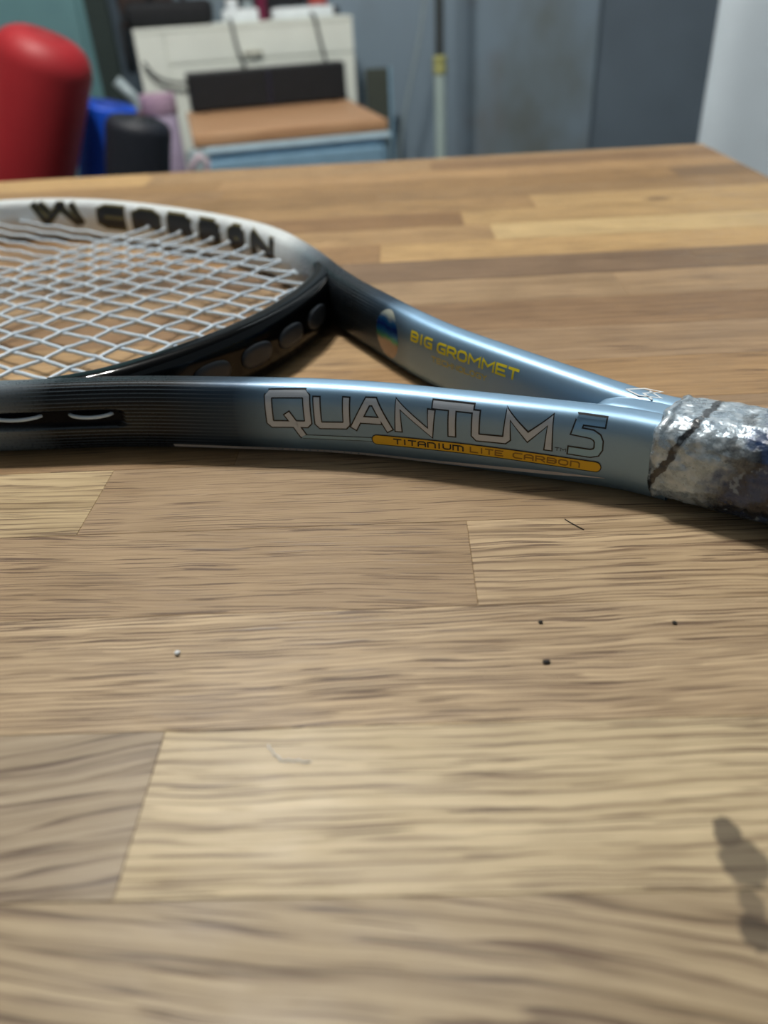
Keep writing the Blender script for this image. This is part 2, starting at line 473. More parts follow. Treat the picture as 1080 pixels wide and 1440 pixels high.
FULL=HALF+[(569,0)]+[(u,-y) for u,y in HALF[::-1]]
PATH=resample(spline(FULL,6000),640)
PS=arclen(PATH)
TAN=np.gradient(PATH,axis=0); TAN/=np.linalg.norm(TAN,axis=1)[:,None]
NRM=np.stack([-TAN[:,1],TAN[:,0]],1)
def se(w,h,n,m):
    # superellipse outline, evenly spaced, starting at the inner side (-w/2,0)
    ph=np.linspace(np.pi,3*np.pi,4001)
    c,s=np.cos(ph),np.sin(ph)
    P=np.stack([w/2*np.sign(c)*abs(c)**(2/n),-h/2*np.sign(s)*abs(s)**(2/n)],1)
    return resample(P,m+1)
SEN=3.0
def half_width(z):
    # half thickness of the beam at height z above the beam's middle
    return BW/2*(1-np.minimum(1,abs(z)/(BH/2))**SEN)**(1/SEN)
def on_path(s):
    c=np.stack([np.interp(s,PS,PATH[:,i]) for i in (0,1)],-1)
    n=np.stack([np.interp(s,PS,NRM[:,i]) for i in (0,1)],-1)
    return c,n/np.linalg.norm(n,axis=-1,keepdims=True)
def skin(s,z,side,off=0.0):
    # point of the beam's surface: s along the beam, z height above the table, side +1 outer / -1 inner
    s=np.asarray(s,float); z=np.asarray(z,float)
    c,n=on_path(s); zz=z-BH/2; a=half_width(zz)
    # outward normal of the profile
    e=1e-3; da=(half_width(zz+e)-half_width(zz-e))/(2*e)
    nx=1/np.sqrt(1+da**2); nz=-da*nx
    r=(a+off*nx)*side
    return np.stack([c[...,0]+n[...,0]*r,c[...,1]+n[...,1]*r,z+off*nz],-1)

RO_X, RO_Y, RO_A = 0.07393, 0.22606, 2.55165

# ------------------------------------------------------------------ racket materials (local metres: X runs from the throat to the tip)
def make_frame_mat():
    t = NT('racket_lacquer')
    P = t.obj()
    sx = t.n('ShaderNodeSeparateXYZ'); t.l(P, sx.inputs[0])
    u = t.math('MULTIPLY', sx.outputs[0], 1000.0)
    girth = t.n('ShaderNodeAttribute', attribute_type='GEOMETRY', attribute_name='girth').outputs['Fac']
    groove = t.n('ShaderNodeAttribute', attribute_type='GEOMETRY', attribute_name='groove').outputs['Fac']
    f = t.math('DIVIDE', u, 280.0)
    base = t.cr(f, [(0.0, srgb(136, 168, 194)), (108 / 280, srgb(128, 162, 190)), (128 / 280, srgb(48, 66, 84)), (152 / 280, srgb(12, 14, 18)), (188 / 280, srgb(10, 12, 15)), (212 / 280, srgb(120, 130, 138)), (242 / 280, srgb(226, 232, 234))])
    ln = t.math('SINE', t.math('MULTIPLY', girth, 2 * math.pi / 1.45))
    band = t.math('MULTIPLY', t.ramp(u, 112, 150), t.ramp(u, 214, 246, 1.0, 0.0))
    lm = t.math('MULTIPLY', t.ramp(ln, 0.45, 0.95), t.math('MULTIPLY', band, 0.7))
    col = t.mix(lm, base, (*srgb(86, 98, 108), 1))
    col = t.mix(groove, col, (0.006, 0.006, 0.008, 1))
    t.l(col, t.b.inputs['Base Color'])
    t.l(t.math('MULTIPLY', t.ramp(u, 120, 155, 0.9, 0.05), t.math('SUBTRACT', 1.0, groove)), t.b.inputs['Metallic'])
    nz = t.noise(P, 900.0, 2)
    t.l(t.math('ADD', t.ramp(u, 120, 155, 0.50, 0.25), t.math('MULTIPLY', nz, 0.06)), t.b.inputs['Roughness'])
    t.l(t.math('MULTIPLY', t.math('SUBTRACT', 1.0, groove), t.ramp(u, 110, 140, 1.0, 0.06)), t.b.inputs['Coat Weight'])
    t.l(t.math('MULTIPLY', t.ramp(u, 190, 230, 0.24, 0.45), t.math('SUBTRACT', 1.0, t.math('MULTIPLY', groove, 0.8))), t.b.inputs['Specular IOR Level'])
    t.b.inputs['Coat Roughness'].default_value = 0.26
    return t.m
RM = {
    'frame': make_frame_mat(),
    'bridge': mat('black_lacquer', srgb(8, 9, 11), 0.09, coat=0.0, var=0.02, spec=0.3),
    'pad': mat('charcoal_rubber', srgb(44, 50, 58), 0.4, var=0.05),
    'string': mat('pale_blue_white_string', srgb(206, 222, 236), 0.35, var=0.03),
    'collar': mat('clear_white_grommet', srgb(210, 220, 228), 0.25, var=0.02),
    'silver': mat('silver_print', srgb(190, 199, 210), 0.4, metal=0.4, var=0.02),
    'black_print': mat('black_print', srgb(14, 16, 20), 0.4, var=0.02),
    'body_print': mat('blue_grey_print', srgb(130, 168, 198), 0.32, metal=0.85, coat=0.6, var=0.02),
    'yellow': mat('yellow_print', srgb(232, 178, 20), 0.4, var=0.02),
    'yellow_text': mat('lemon_yellow_print', srgb(236, 214, 30), 0.4, var=0.02),
    'dim_yellow': mat('dull_yellow_print', srgb(206, 184, 50), 0.45, var=0.02),
    'ochre': mat('ochre_print', srgb(150, 104, 16), 0.45, var=0.02),
    'olive_gold': mat('olive_gold_print', srgb(110, 102, 62), 0.4, metal=0.3, var=0.02),
    'pale_stripe': mat('pale_stripe', srgb(206, 198, 192), 0.45, var=0.06, scale=300),
    'butt': mat('black_rubber_butt', srgb(18, 18, 20), 0.6),
    'white_print': mat('white_print', srgb(226, 232, 236), 0.35, var=0.02),
}

# ------------------------------------------------------------------ racket
RK = empty('tennis_racket', (RO_X, RO_Y, TABLE_Z + 0.0001), RO_A)
tag(RK, 'blue-grey and black tennis racket with white strings lying on the oak table', 'tennis racket')
MM = 0.001
NP = 640
NS = 104
prof = se(BW, BH, SEN, NS)[:-1]
pg = arclen(se(BW, BH, SEN, NS))[:-1]
def groove_amount(s, z, side_out):
    # how deep the string groove cuts into the outer side of the hoop
    L = PS[-1]
    d0 = np.minimum(s, L - s) - 240.5
    x = np.clip(-d0 + 3.6, 0, None)
    dd = np.sqrt(np.where(d0 < 3.6, x, 0.0) ** 2 + (z - GZ) ** 2) if np.ndim(s) == 0 else None
    return np.clip((3.6 - dd) / 0.9, 0, 1)
GZ = 14.4
V, F, GI, GR = [], [], [], []
for i in range(NP):
    c, n = PATH[i], NRM[i]
    for j in range(NS):
        a, b = prof[j]
        z = b + BH / 2
        g = 0.0
        if a > 3.0:
            g = float(groove_amount(float(PS[i]), z, 1))
            g = g * g * (3 - 2 * g)
            a -= 2.3 * g
        V.append(((c[0] + n[0] * a) * MM, (c[1] + n[1] * a) * MM, z * MM))
        GI.append(pg[j]); GR.append(g)
for i in range(NP - 1):
    if PATH[i][0] < -15 or PATH[i + 1][0] < -15: continue
    for j in range(NS):
        j2 = (j + 1) % NS
        F.append((i * NS + j, i * NS + j2, (i + 1) * NS + j2, (i + 1) * NS + j))
# throat block that fills the fork where both arms meet
sh = se(1.0, 1.0, 4.5, 40)[:-1]
us = [17, 15.5, 13, 9, 4, -4, -14]
ws = [1.5, 5.0, 9.0, 11.5, 13.0, 15, 16]
hs = [8, 18, 22.5, 25.0, 26.0, 26.4, 26.4]
o0 = len(V)
for uu, ww, hh in zip(us, ws, hs):
    for j in range(40):
        V.append((uu * MM, sh[j][0] * ww * MM, (BH / 2 + sh[j][1] * hh) * MM)); GI.append(0.0); GR.append(0.0)
for i in range(len(us) - 1):
    for j in range(40):
        j2 = (j + 1) % 40
        F.append((o0 + i * 40 + j, o0 + (i + 1) * 40 + j, o0 + (i + 1) * 40 + j2, o0 + i * 40 + j2))
F.append(tuple(o0 + j for j in range(40)))
frame = mesh_obj('frame', V, F, RM['frame'], RK, smooth=True)
for nm, data in (('girth', GI), ('groove', GR)):
    at = frame.data.attributes.new(nm, 'FLOAT', 'POINT')
    at.data.foreach_set('value', np.array(data, 'f'))

# bridge (closes the hoop towards the handle)
bp = []
for y in np.linspace(82, -82, 90):
    bp.append((170.0 + 16.0 * (y / 72) ** 2 + 3.5 * max(0, (abs(y) - 60) / 20) ** 2, y))
bp = np.array(bp)
bt = np.gradient(bp, axis=0); bt /= np.linalg.norm(bt, axis=1)[:, None]
bn = np.stack([bt[:, 1], -bt[:, 0]], 1)          # towards the throat
bn *= np.sign(-bn[:, :1])
bpr = se(13.0, BH - 0.6, 3.2, 56)[:-1]
V, F = [], []
for i in range(len(bp)):
    for j in range(56):
        a, b = bpr[j]
        V.append(((bp[i, 0] + bn[i, 0] * a) * MM, (bp[i, 1] + bn[i, 1] * a) * MM, (b + BH / 2) * MM))
for i in range(len(bp) - 1):
    for j in range(56):
        j2 = (j + 1) % 56
        F.append((i * 56 + j, (i + 1) * 56 + j, (i + 1) * 56 + j2, i * 56 + j2))
bridge = mesh_obj('bridge', V, F, RM['bridge'], RK, smooth=True)
# big oval grommet pads on the bridge's throat side
for y in (51, 27, 3.5, -19.5, -43):
    k = np.argmin(abs(bp[:, 1] - y))
    V, F = [], []
    na = 28
    for (sc, off) in ((1.0, -0.4), (1.0, 0.7), (0.88, 1.15), (0.5, 1.2)):
        for q in range(na):
            t = 2 * math.pi * q / na
            ex = math.copysign(abs(math.cos(t)) ** 0.8, math.cos(t)) * 8.6 * sc
            ez = math.copysign(abs(math.sin(t)) ** 0.8, math.sin(t)) * 4.9 * sc
            yy = y + ex
            c = np.array([np.interp(-yy, -bp[:, 1], bp[:, 0]), yy])
            nn = bn[np.argmin(abs(bp[:, 1] - yy))]
            hw = 6.5 * (1 - min(1, abs(ez + 0) / 13.2) ** 3.2) ** (1 / 3.2)
            V.append(((c[0] + nn[0] * (hw + off)) * MM, (c[1] + nn[1] * (hw + off)) * MM, (BH / 2 + ez + 0.2) * MM))
    for r in range(3):
        for q in range(na):
            q2 = (q + 1) % na
            F.append((r * na + q, r * na + q2, (r + 1) * na + q2, (r + 1) * na + q))
    F.append(tuple(3 * na + q for q in range(na)))
    mesh_obj('grommet_pad', V, F, RM['pad'], bridge, smooth=True)

# ---------------- strings
INNER = PATH - NRM * (BW / 2)
hoop = [(p[0], p[1]) for p, s in zip(PATH, PS) if min(s, PS[-1] - s) > 245]
def hoop_y(u):
    k = [abs(b) for a, b in hoop if abs(a - u) < 3.0]
    return max(k) if k else None
def bridge_u(y):
    return np.interp(-y, -bp[:, 1], bp[:, 0]) if abs(y) < 80 else None
half = sorted([(p[0], p[1]) for p, s in zip(PATH[:NP // 2], PS[:NP // 2]) if p[0] > 180 and p[1] >= 0], key=lambda q: q[0])
hu = np.array([q[0] for q in half]); hy = np.array([q[1] for q in half])
kmax = int(np.argmax(hy))
def main_ends(y):
    a = abs(y)
    top = np.interp(-a, -hy[kmax:], hu[kmax:])
    if a < 76: lo = 170.0 + 16.0 * (a / 72) ** 2
    else: lo = np.interp(a, hy[:kmax], hu[:kmax])
    return lo, top
MAINS = [13.2 * k for k in range(-8, 9)]
CROSS = []
x = 205.0; 
for st in (20, 21, 20, 19, 18, 17, 16.5, 16, 16, 16, 16, 16, 16, 16.5, 17, 18, 19, 20):
    CROSS.append(x); x += st
CROSS = [c for c in CROSS if c < 552]
ZS = BH / 2 + 0.2
AMP = 0.62
SR = 0.95
def weave(i, j): return AMP if (i + j) % 2 == 0 else -AMP
def collar(P, d, parent):
    # short flared ring where a string enters the frame
    d = np.array(d, float); d /= np.linalg.norm(d)
    pts = [np.array(P) - d * 0.6, np.array(P) + d * 1.1, np.array(P) + d * 1.7]
    V, F = tube_data(np.array(pts) * MM, np.array([1.9, 1.75, 1.25]) * MM, 10)
    mesh_obj('grommet', V, F, RM['collar'], parent, smooth=True)
for i, y in enumerate(MAINS):
    lo, top = main_ends(y)
    pts = [(lo, y, ZS)]
    for j, u in enumerate(CROSS):
        if lo + 9 < u < top - 9:
            pts.append((u - 5.5, y, ZS + weave(i, j) * 0.15)); pts.append((u, y, ZS + weave(i, j))); pts.append((u + 5.5, y, ZS + weave(i, j) * 0.15))
    pts.append((top, y, ZS))
    so = tube('main_string', np.array(pts) * MM, SR * MM, RM['string'], RK, 8)
    collar((lo + (6.5 if abs(y) < 76 else 8.5), y, ZS), (1, 0, 0), so)
    collar((top - 8, y, ZS), (-1, 0, 0), so)
for j, u in enumerate(CROSS):
    w = np.interp(u, hu[:kmax], hy[:kmax]) if u < hu[kmax] else np.interp(-u, -hu[kmax:], hy[kmax:])
    pts = [(u, w, ZS)]
    for i in range(len(MAINS) - 1, -1, -1):
        y = MAINS[i]
        if abs(y) < w - 9:
            pts.append((u, y + 4.5, ZS - weave(i, j) * 0.15)); pts.append((u, y, ZS - weave(i, j))); pts.append((u, y - 4.5, ZS - weave(i, j) * 0.15))
    pts.append((u, -w, ZS))
    so = tube('cross_string', np.array(pts) * MM, SR * MM, RM['string'], RK, 8)
    collar((u, w - 8, ZS), (0, -1, 0), so)
    collar((u, -w + 8, ZS), (0, 1, 0), so)
# string loops lying in the outer groove, near side and far side
for s0, s1 in ((245.5, 262.0), (272.5, 292.0), (301, 318), (327, 344), (353, 370), (379, 396), (405, 422)):
    for far in (False, True):
        ss = np.linspace(s0, s1, 12)
        t = np.linspace(0, 1, 12)
        off = -2.6 + 2.3 * np.sin(np.pi * t) ** 0.5
        zz = GZ + 1.0 - 0.5 * np.sin(np.pi * t)
        q = skin(PS[-1] - ss if far else ss, np.full(12, BH / 2), 1)
        c, n = on_path(PS[-1] - ss if far else ss)
        P = np.stack([q[:, 0] + n[:, 0] * (off - 0.1), q[:, 1] + n[:, 1] * (off - 0.1), zz], 1)
        tube('string_loop', P * MM, 0.75 * MM, RM['string'], RK, 8)

# ---------------- printed decals: flat print following the beam's surface
def strips(poly, width, closed=False, seg=0.8, cap=0.0):
    # ribbon of quads along a polyline with mitred corners, in flat (x, y) millimetres
    P = np.array(poly, float)
    m = len(P)
    if not closed and cap:
        d = P[1] - P[0]; P[0] -= d / np.linalg.norm(d) * cap
        d = P[-1] - P[-2]; P[-1] += d / np.linalg.norm(d) * cap
    Lp, Rp = [], []
    for i in range(m):
        a = P[i] - P[i - 1] if (i > 0 or closed) else P[1] - P[0]
        b = P[(i + 1) % m] - P[i] if (i < m - 1 or closed) else P[-1] - P[-2]
        a = a / np.linalg.norm(a); b = b / np.linalg.norm(b)
        na = np.array([-a[1], a[0]]); nb = np.array([-b[1], b[0]])
        k = na + nb; k /= np.linalg.norm(k)
        mlen = min(1 / max(0.35, k @ na), 1.5)
        Lp.append(P[i] + k * width / 2 * mlen); Rp.append(P[i] - k * width / 2 * mlen)
    quads = []
    for i in range(m if closed else m - 1):
        i2 = (i + 1) % m
        n = max(1, int(np.linalg.norm(P[i2] - P[i]) / seg))
        nw = max(1, int(math.ceil(width / 0.75)))
        for q in range(n):
            f0, f1 = q / n, (q + 1) / n
            a0 = Lp[i] * (1 - f0) + Lp[i2] * f0; b0 = Rp[i] * (1 - f0) + Rp[i2] * f0
            a1 = Lp[i] * (1 - f1) + Lp[i2] * f1; b1 = Rp[i] * (1 - f1) + Rp[i2] * f1
            for w in range(nw):
                g0, g1 = w / nw, (w + 1) / nw
                quads.append([a0 * (1 - g0) + b0 * g0, a0 * (1 - g1) + b0 * g1, a1 * (1 - g1) + b1 * g1, a1 * (1 - g0) + b1 * g0])
    return quads
def decal(name, quads, side, off, m, parent=RK, label=None):
    V, F = [], []
    Q = np.array(quads)
    P = skin(Q[..., 0].ravel(), Q[..., 1].ravel(), side, off) * MM
    F = [tuple(range(4 * k, 4 * k + 4)) for k in range(len(quads))]
    # keep faces pointing outwards
    o = mesh_obj(name, P, F, m, parent)
    bm = bmesh.new(); bm.from_mesh(o.data)
    bmesh.ops.remove_doubles(bm, verts=bm.verts, dist=1e-6)
    bm.to_mesh(o.data); bm.free()
    if label: o['label'] = label
    return o
SW = 2.15   # stroke width of the big letters
big = {
    'Q': [([(184.4, 23.4), (183.5, 24.3), (171.2, 24.6), (170.3, 23.7), (170.2, 14.5), (171.1, 13.6), (183.6, 13.3), (184.5, 14.2)], True)],
    'Qt': [([(177.9, 17.6), (175.6, 14.0), (172.6, 8.9)], False)],
    'U': [([(166.5, 23.7), (166.4, 14.4), (165.5, 13.5), (156.5, 13.95), (155.7, 14.8), (155.5, 24.0)], False)],
    'A': [([(153.1, 13.2), (147.6, 23.3), (145.2, 23.4), (139.5, 13.6)], False), ([(150.4, 16.7), (142.8, 16.9)], False)],
    'N': [([(136.3, 13.8), (136.5, 23.4), (124.9, 14.4), (124.6, 22.6)], False)],
    'T': [([(124.2, 24.4), (110.4, 24.4)], False), ([(117.4, 24.0), (117.3, 14.3)], False)],
    'UM': [([(109.3, 23.9), (109.3, 15.8), (108.4, 14.9), (99.5, 15.15), (98.7, 15.9), (98.6, 24.0), (91.8, 17.2), (85.0, 23.6), (85.0, 13.6)], False)],
}
dark, light = [], []
for k, L in big.items():
    for poly, cl in L:
        dark += strips(poly, SW + 1.0, cl, cap=0.5)
        light += strips(poly, SW, cl)
decal('lettering_outline', dark, 1, 0.07, RM['black_print'], label='thin black outline of the large model lettering')
decal('lettering', light, 1, 0.14, RM['silver'], label='silver QUANTUM lettering on the near arm')
five = [(67.9, 24.6), (75.7, 24.7), (76.6, 21.2), (71.6, 20.8), (69.9, 19.9), (69.2, 18.6), (69.1, 16.2), (69.8, 14.8), (71.6, 14.2), (78.5, 14.4)]
decal('numeral_outline', strips(five, 3.35, cap=0.5), 1, 0.07, RM['black_print'], label='black outline of the numeral 5')
decal('numeral', strips(five, 2.35), 1, 0.14, RM['body_print'], label='blue-grey inside of the numeral 5')
ql = [(173.0, 8.55), (159.5, 8.75), (146.0, 9.3)]
decal('tail_line_outline', strips(ql, 1.75), 1, 0.05, RM['black_print'])
decal('tail_line', strips(ql, 1.25, cap=0.3), 1, 0.10, RM['body_print'])
pill = [(144.6, 9.5), (126.3, 9.85), (113.7, 10.05), (100.5, 10.05), (87.3, 9.85), (73.9, 9.6), (69.4, 9.55)]
def round_ends(quads, a, b, r):
    out = list(quads)
    for c, sgn in ((a, 1), (b, -1)):
        for k in range(8):
            t0, t1 = -math.pi / 2 + math.pi * k / 8, -math.pi / 2 + math.pi * (k + 1) / 8
            p0 = np.array([c[0] + sgn * r * math.cos(t0), c[1] + r * math.sin(t0)]); p1 = np.array([c[0] + sgn * r * math.cos(t1), c[1] + r * math.sin(t1)])
            m0 = np.array(c, float)
            out.append([m0, p0, (p0 + p1) / 2, p1])
    return out
decal('badge_outline', round_ends(strips(pill, 4.1), pill[0], pill[-1], 2.05), 1, 0.15, RM['black_print'])
decal('badge', round_ends(strips(pill, 3.4), pill[0], pill[-1], 1.7), 1, 0.19, RM['yellow'], label='yellow pill-shaped badge below the large lettering')
# stroke font on a 1 x 1 cell
c = 0.22
GLYPH = {
    'A': [[(0, 0), (0, 1 - c), (c, 1), (1 - c, 1), (1, 1 - c), (1, 0)], [(0, .42), (1, .42)]],
    'B': [[(0, 0), (0, 1), (1 - c, 1), (1, 1 - c), (1, .62), (.88, .5), (1, .38), (1, c), (1 - c, 0), (0, 0)], [(0, .5), (.88, .5)]],
    'C': [[(1, 1), (c, 1), (0, 1 - c), (0, c), (c, 0), (1, 0)]],
    'E': [[(1, 1), (0, 1), (0, 0), (1, 0)], [(0, .5), (.85, .5)]],
    'G': [[(1, 1), (c, 1), (0, 1 - c), (0, c), (c, 0), (1, 0), (1, .48), (.55, .48)]],
    'H': [[(0, 0), (0, 1)], [(1, 0), (1, 1)], [(0, .5), (1, .5)]],
    'I': [[(.5, 0), (.5, 1)]],
    'L': [[(0, 1), (0, 0), (1, 0)]],
    'M': [[(0, 0), (0, 1), (.5, .4), (1, 1), (1, 0)]],
    'm': [[(0, 0), (0, 1), (1 - c, 1), (1, 1 - c), (1, 0)], [(.5, 0), (.5, 1)]],
    'N': [[(0, 0), (0, 1), (1, 0), (1, 1)]],
    'n': [[(0, 0), (0, 1), (1 - c, 1), (1, 1 - c), (1, 0)]],
    'O': [[(c, 0), (0, c), (0, 1 - c), (c, 1), (1 - c, 1), (1, 1 - c), (1, c), (1 - c, 0), (c, 0)]],
    'R': [[(0, 0), (0, 1), (1 - c, 1), (1, 1 - c), (1, .6), (1 - c, .45), (0, .45)], [(.55, .45), (1, 0)]],
    'T': [[(.5, 0), (.5, 1)], [(0, 1), (1, 1)]],
    'U': [[(0, 1), (0, c), (c, 0), (1 - c, 0), (1, c), (1, 1)]],
    'Y': [[(0, 1), (.5, .5), (1, 1)], [(.5, .5), (.5, 0)]],
}
def text(txt, xa, xb, zf, h, stroke, gap=0.32, seg=1.0):
    # write txt from x = xa to xb (xb < xa where the beam runs right to left); zf(x) is the baseline
    wd = {'I': 0.35, 'M': 1.15, 'm': 1.2}
    adv = [wd.get(ch, 0.9 if ch != ' ' else 0.55) for ch in txt]
    tot = sum(adv) + gap * (len(txt) - 1)
    k = (xb - xa) / tot
    quads, x = [], 0.0
    for ch, a in zip(txt, adv):
        for st in GLYPH.get(ch, []):
            pl = []
            for px, py in st:
                gx = xa + (x + px * a) * k
                pl.append((gx, zf(gx) + stroke / 2 + py * (h - stroke)))
            cl = len(pl) > 3 and pl[0] == pl[-1]
            quads += strips(pl[:-1] if cl else pl, stroke, cl, seg, cap=0.0 if cl else stroke * 0.45)
        x += a + gap
    return quads
pz = lambda x: np.interp(x, [q[0] for q in pill[::-1]], [q[1] for q in pill[::-1]])
decal('badge_lettering', text('TITAnIUm', 138.2, 113.4, lambda x: pz(x) - 1.15, 2.3, 0.52), 1, 0.23, RM['black_print'], label='black TITANIUM lettering on the yellow badge')
decal('badge_lettering', text('LITE', 110.8, 99.8, lambda x: pz(x) - 1.15, 2.3, 0.5) + text('CARBOn', 96.2, 74.6, lambda x: pz(x) - 1.15, 2.3, 0.5), 1, 0.23, RM['ochre'], label='dark ochre LITE CARBON lettering on the yellow badge')
decal('trademark', text('TM', 82.8, 79.3, lambda x: 13.6, 1.25, 0.22), 1, 0.07, RM['black_print'])
st = [(224, 2.5), (182, 2.0), (149, 2.0), (130, 2.2), (117, 2.8), (87, 4.4), (66, 5.6)]
sq = []
for k in range(60):
    x0, x1 = 224 - k * 158 / 60, 224 - (k + 1) * 158 / 60
    zz = lambda x: float(np.interp(-x, [-q[0] for q in st], [q[1] for q in st]))
    hh = lambda x: 0.75 * min(1, (x - 64) / 20)
    sq.append([np.array([x0, zz(x0) + hh(x0)]), np.array([x0, zz(x0) - hh(x0)]), np.array([x1, zz(x1) - hh(x1)]), np.array([x1, zz(x1) + hh(x1)])])
decal('pale_stripe', sq, 1, 0.07, RM['pale_stripe'], label='thin pale stripe along the lower edge of the near arm')
# far arm, side facing the throat
decal('far_arm_lettering', text('BIG', 1291.0, 1304.2, lambda x: np.interp(x, [1291, 1350], [18.4, 19.4]), 4.4, 0.95) + text('GROMMET', 1308.0, 1349.6, lambda x: np.interp(x, [1291, 1350], [18.3, 19.3]), 4.3, 0.95), -1, 0.08, RM['yellow_text'], label='yellow BIG GROMMET lettering on the far arm')
decal('far_arm_small_lettering', text('TECHNOLOGY', 1304.8, 1335.0, lambda x: np.interp(x, [1304, 1335], [13.8, 14.9]), 2.4, 0.42), -1, 0.08, RM['dim_yellow'], label='small dull yellow TECHNOLOGY lettering on the far arm')
def make_holo():
    t = NT('hologram_foil')
    sz = t.n('ShaderNodeSeparateXYZ'); t.l(t.obj(), sz.inputs[0])
    nz = t.noise(t.obj(), 160.0, 2)
    z = t.math('ADD', t.math('MULTIPLY', sz.outputs[2], 1000 / 27.0), t.math('MULTIPLY', t.math('SUBTRACT', nz, 0.5), 0.14))
    t.l(t.cr(z, [(0.30, srgb(150, 132, 118)), (0.45, srgb(158, 140, 124)), (0.52, srgb(60, 160, 120)), (0.60, srgb(20, 120, 200)), (0.70, srgb(16, 50, 150)), (0.80, srgb(40, 110, 170)), (0.88, srgb(190, 200, 190)), (0.97, srgb(226, 228, 214))]), t.b.inputs['Base Color'])  # foil sheen and the tan reflection low down are painted as height bands
    t.b.inputs['Metallic'].default_value = 0.6
    t.b.inputs['Roughness'].default_value = 0.25
    return t.m
hq = []
for k in range(16):
    for r in range(6):
        t0, t1 = -math.pi / 2 + math.pi * k / 16, -math.pi / 2 + math.pi * (k + 1) / 16
        f0, f1 = -1 + 2 * r / 6, -1 + 2 * (r + 1) / 6
        P = lambda t, f: np.array([1271.8 + 9.2 * math.cos(t) * f, 15.2 + 10.6 * math.sin(t)])
        hq.append([P(t0, f0), P(t0, f1), P(t1, f1), P(t1, f0)])
decal('hologram_sticker', hq, -1, 0.08, make_holo(), label='oval hologram sticker with painted blue and green sheen')
# heavy lettering inside the far side of the hoop
heavy, rim = [], []
for ch, a, b in (('C', 936, 963), ('A', 971, 999), ('R', 1007, 1031), ('B', 1039, 1060), ('O', 1069, 1086), ('N', 1094, 1124)):
    for x0, wdt, dst in ((0, 6.0, heavy), (0, 8.6, rim)):
        for stk in GLYPH[ch]:
            pl = [(a + 3 + px * (b - a - 6), 10.5 + 3 + py * (24.6 - 10.5 - 6)) for px, py in stk]
            cl = len(pl) > 3 and pl[0] == pl[-1]
            dst += strips(pl[:-1] if cl else pl, wdt, cl, 1.5, cap=0 if cl else wdt * 0.42)
rim = [np.clip(np.array(q), [0, 8.0], [3000, 26.6]) for q in rim]
heavy = [np.clip(np.array(q), [0, 8.5], [3000, 26.2]) for q in heavy]
decal('hoop_lettering_outline', rim, -1, 0.06, RM['olive_gold'])
decal('hoop_lettering', heavy, -1, 0.12, RM['black_print'], label='heavy black lettering inside the far side of the hoop')
em, em2 = [], []
for pl in ([(880, 25.6), (889, 11.5)], [(888, 11.5), (906, 25.6)], [(899, 25.6), (917, 11.5)], [(912, 25.6), (921, 11.5)], [(885, 25.6), (893, 18)]):
    em2 += strips(pl, 6.4, seg=1.5); em += strips(pl, 3.4, seg=1.5)
decal('hoop_emblem_outline', [np.clip(q, [0, 8], [3000, 26.4]) for q in np.array(em2)], -1, 0.06, RM['olive_gold'])
decal('hoop_emblem', [np.clip(q, [0, 8], [3000, 26.4]) for q in np.array(em)], -1, 0.12, RM['black_print'], label='black crossed-stroke emblem inside the far side of the hoop')

# emblem on top of the fork
def top_print(name, lines, width, z, m):
    qs = []
    for pl in lines: qs += strips(pl, width, False, 2.0)
    V, F = [], []
    for k, q in enumerate(qs):
        for p in q: V.append((p[0] * MM, p[1] * MM, z * MM))
        F.append((4 * k, 4 * k + 1, 4 * k + 2, 4 * k + 3))
    return mesh_obj(name, V, F, m, RK)
emb = [[(8.2, -7.2), (3.2, -10.6), (-2.6, -10.8), (2.2, -7.0), (-1.6, -3.8)], [(8.2, -7.2), (3.0, -4.8), (-3.8, -6.2), (1.2, -9.6)]]
top_print('fork_emblem', emb, 0.8, BH + 0.03, RM['white_print'])

